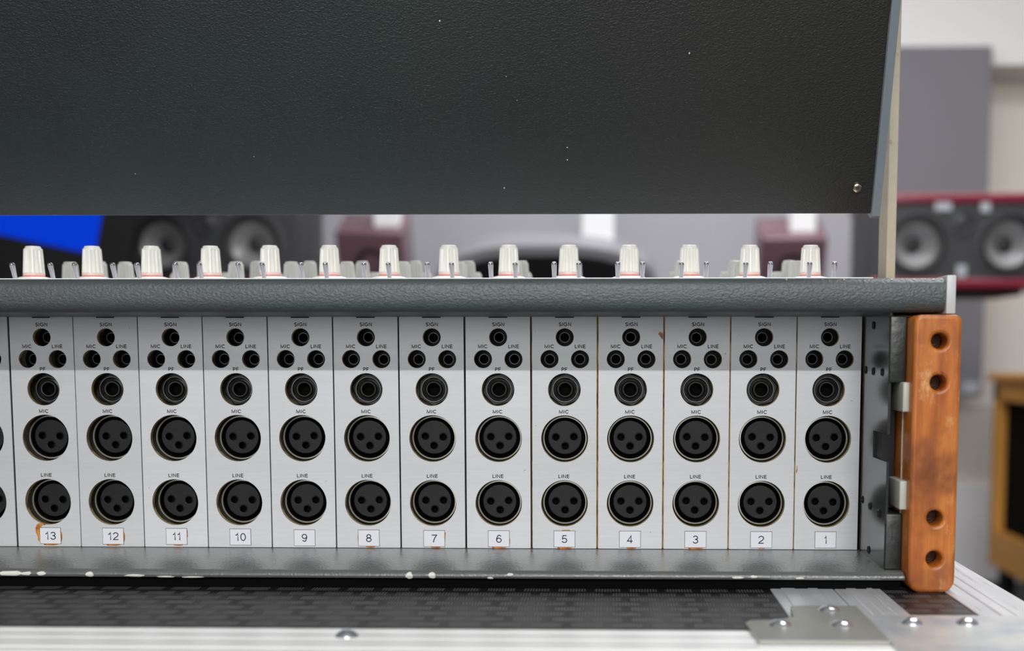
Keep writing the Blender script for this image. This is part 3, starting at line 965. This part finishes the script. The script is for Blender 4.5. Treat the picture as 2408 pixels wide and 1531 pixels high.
for k in range(-1, 13):
    ch = 13 - k
    x = (k - 6) * 0.035 + (DX[k] * K if k >= 0 else 0.0003)
    lab = LOOK[ch] if k >= 0 else 'sliver of a connector panel cut off by the left edge of the photo'
    if k < 0:
        x -= 0.0002
    mod = empty('channel_panel', lab, 'connector panel', (x, 0, ZB), 'channel connector panels')
    if k == 12:
        mod.scale = (0.984, 1, 1)
    up = (0, 0, -ZB)
    for nm, me in (('faceplate', me_face if k > 7 else me_face_l), ('chassis_plate', me_chas if k > 7 else me_chas_l), ('mounting_bracket', me_brk), ('slot', me_slot), ('lettering', me_let)):
        q = link(nm, me, mod, up)
        if nm == 'lettering':
            q['kind'] = 'stuff'
    for (hx, hz, r) in HO[:3]:
        link('tip_jack', me_tip, mod, (hx * K + random.uniform(-.2, .2) * K - 0.0001, 0, hz * K - ZB + random.uniform(-.2, .1) * K))
    link('phone_jack', me_pf, mod, (random.uniform(-.25, .25) * K, 0, HO[3][1] * K - ZB), (0, random.uniform(0, 1), 0))
    for (hx, hz, r) in HO[4:]:
        jx, jz = random.uniform(-.15, .25) * K, random.uniform(-.1, .15) * K
        s = link('microphone_socket' if hz > -60 else 'line_socket', me_xlr, mod, (hx * K + jx, 0, hz * K - ZB + jz))
        link('black_insert', me_ins, s, (0, 0, 0.0003), (0, random.uniform(-.05, .05), 0))
    if k >= 0:
        lx, lz = LO[k][0] * K, -96.9 * K + LO[k][1] * K
        lb = link('number_label', me_lab, mod, (lx, 0, lz - ZB))
        s = str(ch)
        w = {1: 0.0014, 2: 0.0054}.get(ch, 0.0031) if len(s) == 1 else {11: 0.0045}.get(ch, 0.0061)
        if ch == 2:
            w = 0.0031
        me = lettering('digits', [(s, 0, 0, 0.0042, w)], -0.00022, M['sticker_ink'], weight=0.125)
        q = link('digits', me, lb)
        if len(s) > 1:
            q['kind'] = 'stuff'
        for st in STAINS.get(ch, []):
            stain(st, mod, lx, lz - ZB)

    if ch == 4:
        stain([(17.0, -1.6), (16.2, -1.2), (15.2, 0.4), (14.4, 1.2), (14.9, 2.4), (16.0, 2.6), (16.9, 1.6), (17.1, 0.2)], mod, 0, 0.0112 - ZB)
    if ch == 1:
        stain([(-17.1, -2.6), (-16.7, -2.4), (-16.3, -0.8), (-16.5, 1.8), (-16.8, 1.0), (-16.8, -0.6), (-17.1, -1.4)], mod, 0.0004, -0.0585 - ZB)
    for mx, mz, ln, wd, an in {3: [(14.9, 2.2, 0.9, 0.35, 80), (-12.5, -73, 0.5, 0.25, 30)], 5: [(-15.4, 14, 1.6, 0.1, 85), (-15.2, -36, 0.9, 0.2, 35)], 8: [(-12, -48, 0.6, 0.15, 60)],
                               1: [(12.6, -22.5, 1.4, 0.14, 5), (13.6, -72, 0.8, 0.2, 20)], 11: [(-14, -70, 0.5, 0.4, 0)], 6: [(14, -60, 1.2, 0.3, 30)], 12: [(13, 15.5, 0.5, 0.3, 0)],
                               4: [(11, -93, 0.5, 0.4, 0)], 2: [(-13, 12, 1.0, 0.12, 140)], 9: [(12.5, -66, 1.0, 0.25, 25)]}.get(ch, []):
        bm = bmesh.new()
        ca, sa = math.cos(math.radians(an)), math.sin(math.radians(an))
        q = [(-ln / 2, 0), (-ln / 5, -wd / 2), (ln / 3, -wd / 2.4), (ln / 2, 0), (ln / 5, wd / 2), (-ln / 3, wd / 2.6)]
        bm.faces.new([bm.verts.new(((mx + a * ca - b * sa) * K, -0.00004, (mz + a * sa + b * ca) * K)) for a, b in q])
        fin('scratch', bm, M['scratch'], mod, False, up)

# ------------------------------------------------------------------ knobs and toggles on the deck
def knob_mesh(name, r0, r1, h, flutes=16, dimple=True):
    """fluted tapered cap with a stepped, domed top"""
    bm = bmesh.new()
    n = flutes * 6
    prof = [(r0, 0.0), (r0 * 0.99, h * 0.13), (r0 * 0.985, h * 0.15), (r1 * 1.01, h - 0.0023), (r1 * 1.0, h - 0.0021), (r1 * 0.97, h - 0.0014), (r1 * 0.86, h - 0.00125), (r1 * 0.82, h - 0.0003), (r1 * 0.74, h), (0, h + 0.0001)]
    rings = []
    for i, (r, z) in enumerate(prof):
        if r == 0:
            rings.append([bm.verts.new((0, 0, z))])
            continue
        ring = []
        for k in range(n):
            a = 2 * math.pi * k / n
            ph = (k % 6) / 6.0
            cut = 0.15 * r0 * max(0, math.cos(2 * math.pi * ph)) if 2 <= i <= 3 else 0
            ring.append(bm.verts.new(((r - cut) * math.cos(a), (r - cut) * math.sin(a), z)))
        rings.append(ring)
    for i in range(len(rings) - 1):
        a, b = rings[i], rings[i + 1]
        for k in range(n):
            k2 = (k + 1) % n
            f = bm.faces.new((a[k], a[k2], b[k2], b[k]) if len(b) > 1 else (a[k], a[k2], b[0]))
            f.material_index = 1 if (i == 0 and dimple) else 0
    bmesh.ops.recalc_face_normals(bm, faces=bm.faces)
    return to_mesh(name, bm, [M['knob'], M['knob_pink']])


me_big = knob_mesh('large_knob', 0.0061, 0.0052, 0.0178, 14)
me_small = knob_mesh('small_knob', 0.0054, 0.0046, 0.0148, 14, False)
me_tall = knob_mesh('tall_small_knob', 0.0052, 0.0044, 0.0178, 14, False)
bm = bmesh.new(); lathe(bm, [(0.0062, 0.0009), (0.0062, 0.0001), (0, 0.0001)], 40, 'Z'); lathe(bm, [(0.0062, 0.0009), (0, 0.0012)], 40, 'Z')
me_band = to_mesh('red_band', bm, M['knob_red'])
bm = bmesh.new(); lathe(bm, [(0, 0.0), (0.0100, 0.0), (0.0101, 0.0006), (0.0094, 0.0012), (0.0065, 0.0019), (0, 0.0019)], 44, 'Z')
me_skirt = to_mesh('knob_skirt', bm, M['knob'])
bm = bmesh.new(); lathe(bm, [(0, -0.001), (0.0012, -0.001), (0.0012, 0.001), (0.0013, 0.004), (0.0015, 0.0078), (0.00145, 0.0087), (0.0011, 0.0094), (0, 0.0097)], 20, 'Z')
me_tog = to_mesh('toggle_switch', bm, M['chrome'])


def deckz(y):
    return 0.0415 + 0.0037 * min(1, y / 0.06)


def on_deck(name, me, x, y, dz=0.0, rot=(0, 0, 0)):
    return link(name, me, mc, Vector((x, y, deckz(y) + dz)) - O, rot)


BIGZ = [0, 0, 0, 0, .0004, .0004, .0004, .0004, .0003, .0002, .0002, 0, -.0002, -.0004]
for i in range(14):
    x = 0.2102 - 0.03498 * (13 - i)
    dz = -0.0003 + BIGZ[i] * 0.5
    kb = on_deck('control_knob', me_big, x, 0.072, 0.0022 + dz, (0, 0, random.uniform(0, 3)))
    sk = link('knob_skirt', me_skirt, kb, (0, 0, -0.0018))
    rb = link('red_band', me_band, kb, (0, 0, -0.0003))
for i in range(14):
    for x0 in (0.2170, 0.2035):
        x = x0 - 0.035 * (13 - i)
        tg = on_deck('toggle_switch', me_tog, x, 0.034, 0.0, (math.radians(24 + random.uniform(-2, 2)), 0, random.uniform(-0.02, 0.02)))
for i in range(14):
    on_deck('small_knob', me_small, 0.2103 - 0.0352 * (13 - i), 0.130, 0, (0, 0, random.uniform(0, 3)))
    kb = on_deck('small_knob', me_tall, 0.2108 - 0.0349 * (13 - i), 0.166, 0, (0, 0, random.uniform(0, 3)))
    on_deck('small_knob', me_small, 0.2095 - 0.0348 * (13 - i), 0.215, -0.0012, (0, 0, random.uniform(0, 3)))
for o in list(mc.children):
    pass

# ------------------------------------------------------------------ meter bridge hood
HB = Vector((0, 0.045, at(1500, 504, 0.045).z))
TILT = math.radians(20.7)
XH = at(2049, 510, 0.045).x
mb = empty('meter_bridge', 'dark leather-grained meter bridge back leaning over the connector panels', 'meter bridge', tuple(HB))
hood = bpy.data.objects.new('hood_pivot', None)
bpy.data.objects.remove(hood)


def tilt(bm):
    for v in bm.verts:
        x, y, z = v.co
        v.co = Vector((x, y * math.cos(TILT) - z * math.sin(TILT), z * math.cos(TILT) + y * math.sin(TILT)))


bm = bmesh.new()
box(bm, -0.75, XH - 0.0003, 0.0, 0.0022, 0.0, 0.30, 0, 0.0007, 2)
tilt(bm)
fin('back_panel', bm, M['hood'], mb, True)
bm = bmesh.new()
prism_x(bm, [(0.0024, -0.003), (0.0, -0.0022), (-0.0012, -0.001), (-0.0012, 0.30), (0.03, 0.30), (0.010, -0.003)][::-1], XH, XH + 0.0046)
tilt(bm)
o = fin('end_plate', bm, M['endplate'], mb)
o['label'] = 'blue-grey end plate'
# body of the bridge above and behind the sheet
bm = bmesh.new(); prism_x(bm, [(0.0025, 0.10), (0.0025, 0.30), (0.05, 0.30), (0.05, 0.17)], -0.75, XH - 0.001); tilt(bm)
fin('bridge_body', bm, M['frameblack'], mb)
bm = bmesh.new(); box(bm, at(2083, 655, 0.058).x, at(2105, 655, 0.058).x, 0.058, 0.080, 0.0200, 0.38, 0, 0.0005)
for v in bm.verts:
    v.co -= HB
o = fin('support_post', bm, M['post'], mb)
o['label'] = 'scuffed beige support post'
bm = bmesh.new(); lathe(bm, [(0, -0.001), (0.006, -0.001), (0.006, 0.013), (0, 0.013)], 20, 'X')
for v in bm.verts:
    v.co = v.co + Vector((XH + 0.0046, 0.066, 0.24)) - HB
fin('pivot_bolt', bm, M['frameblack'], mb, True)
# screw with hexagon socket and washer
bm = bmesh.new()
lathe(bm, [(0.0036, 0.0, 0), (0.0036, -0.0003, 0), (0.0029, -0.0003, 0), (0.0028, -0.0008, 1), (0.0023, -0.0018, 1), (0.0014, -0.0022, 1), (0.0011, -0.0022, 1), (0.0010, -0.0010, 2), (0, -0.0009, 2)], 30)
h = (at(2015, 441, 0.040).z - HB.z) / math.cos(TILT)
for v in bm.verts:
    v.co += Vector((at(2015, 441, 0.040).x, 0, h))
tilt(bm)
fin('hex_screw', bm, [M['flange'], M['steel'], M['dull_nickel']], mb, True)
# specks stuck on the vinyl
for px, py, s in ((1034, 49, 3.2), (1621, 125, 3), (1334, 347, 2.2), (1334, 376, 2.2), (1186, 442, 2.4), (1190, 180, 1.6), (597, 368, 1.5), (318, 409, 1.5), (1216, 236, 1.4)):
    yy = HB.y
    for _ in range(8):
        c = at(px, py, yy)
        yy = HB.y - (c.z - HB.z) * math.tan(TILT)
    hh = (c.z - HB.z) / math.cos(TILT)
    bm = bmesh.new()
    bmesh.ops.create_icosphere(bm, subdivisions=1, radius=s / 4700 * 0.8)
    for v in bm.verts:
        v.co = Vector((v.co.x * random.uniform(.7, 1), v.co.y * 0.4, v.co.z * random.uniform(.8, 1.3))) + Vector((c.x, 0, hh))
    tilt(bm)
    fin('paint_speck', bm, M['chip'], mb, True)
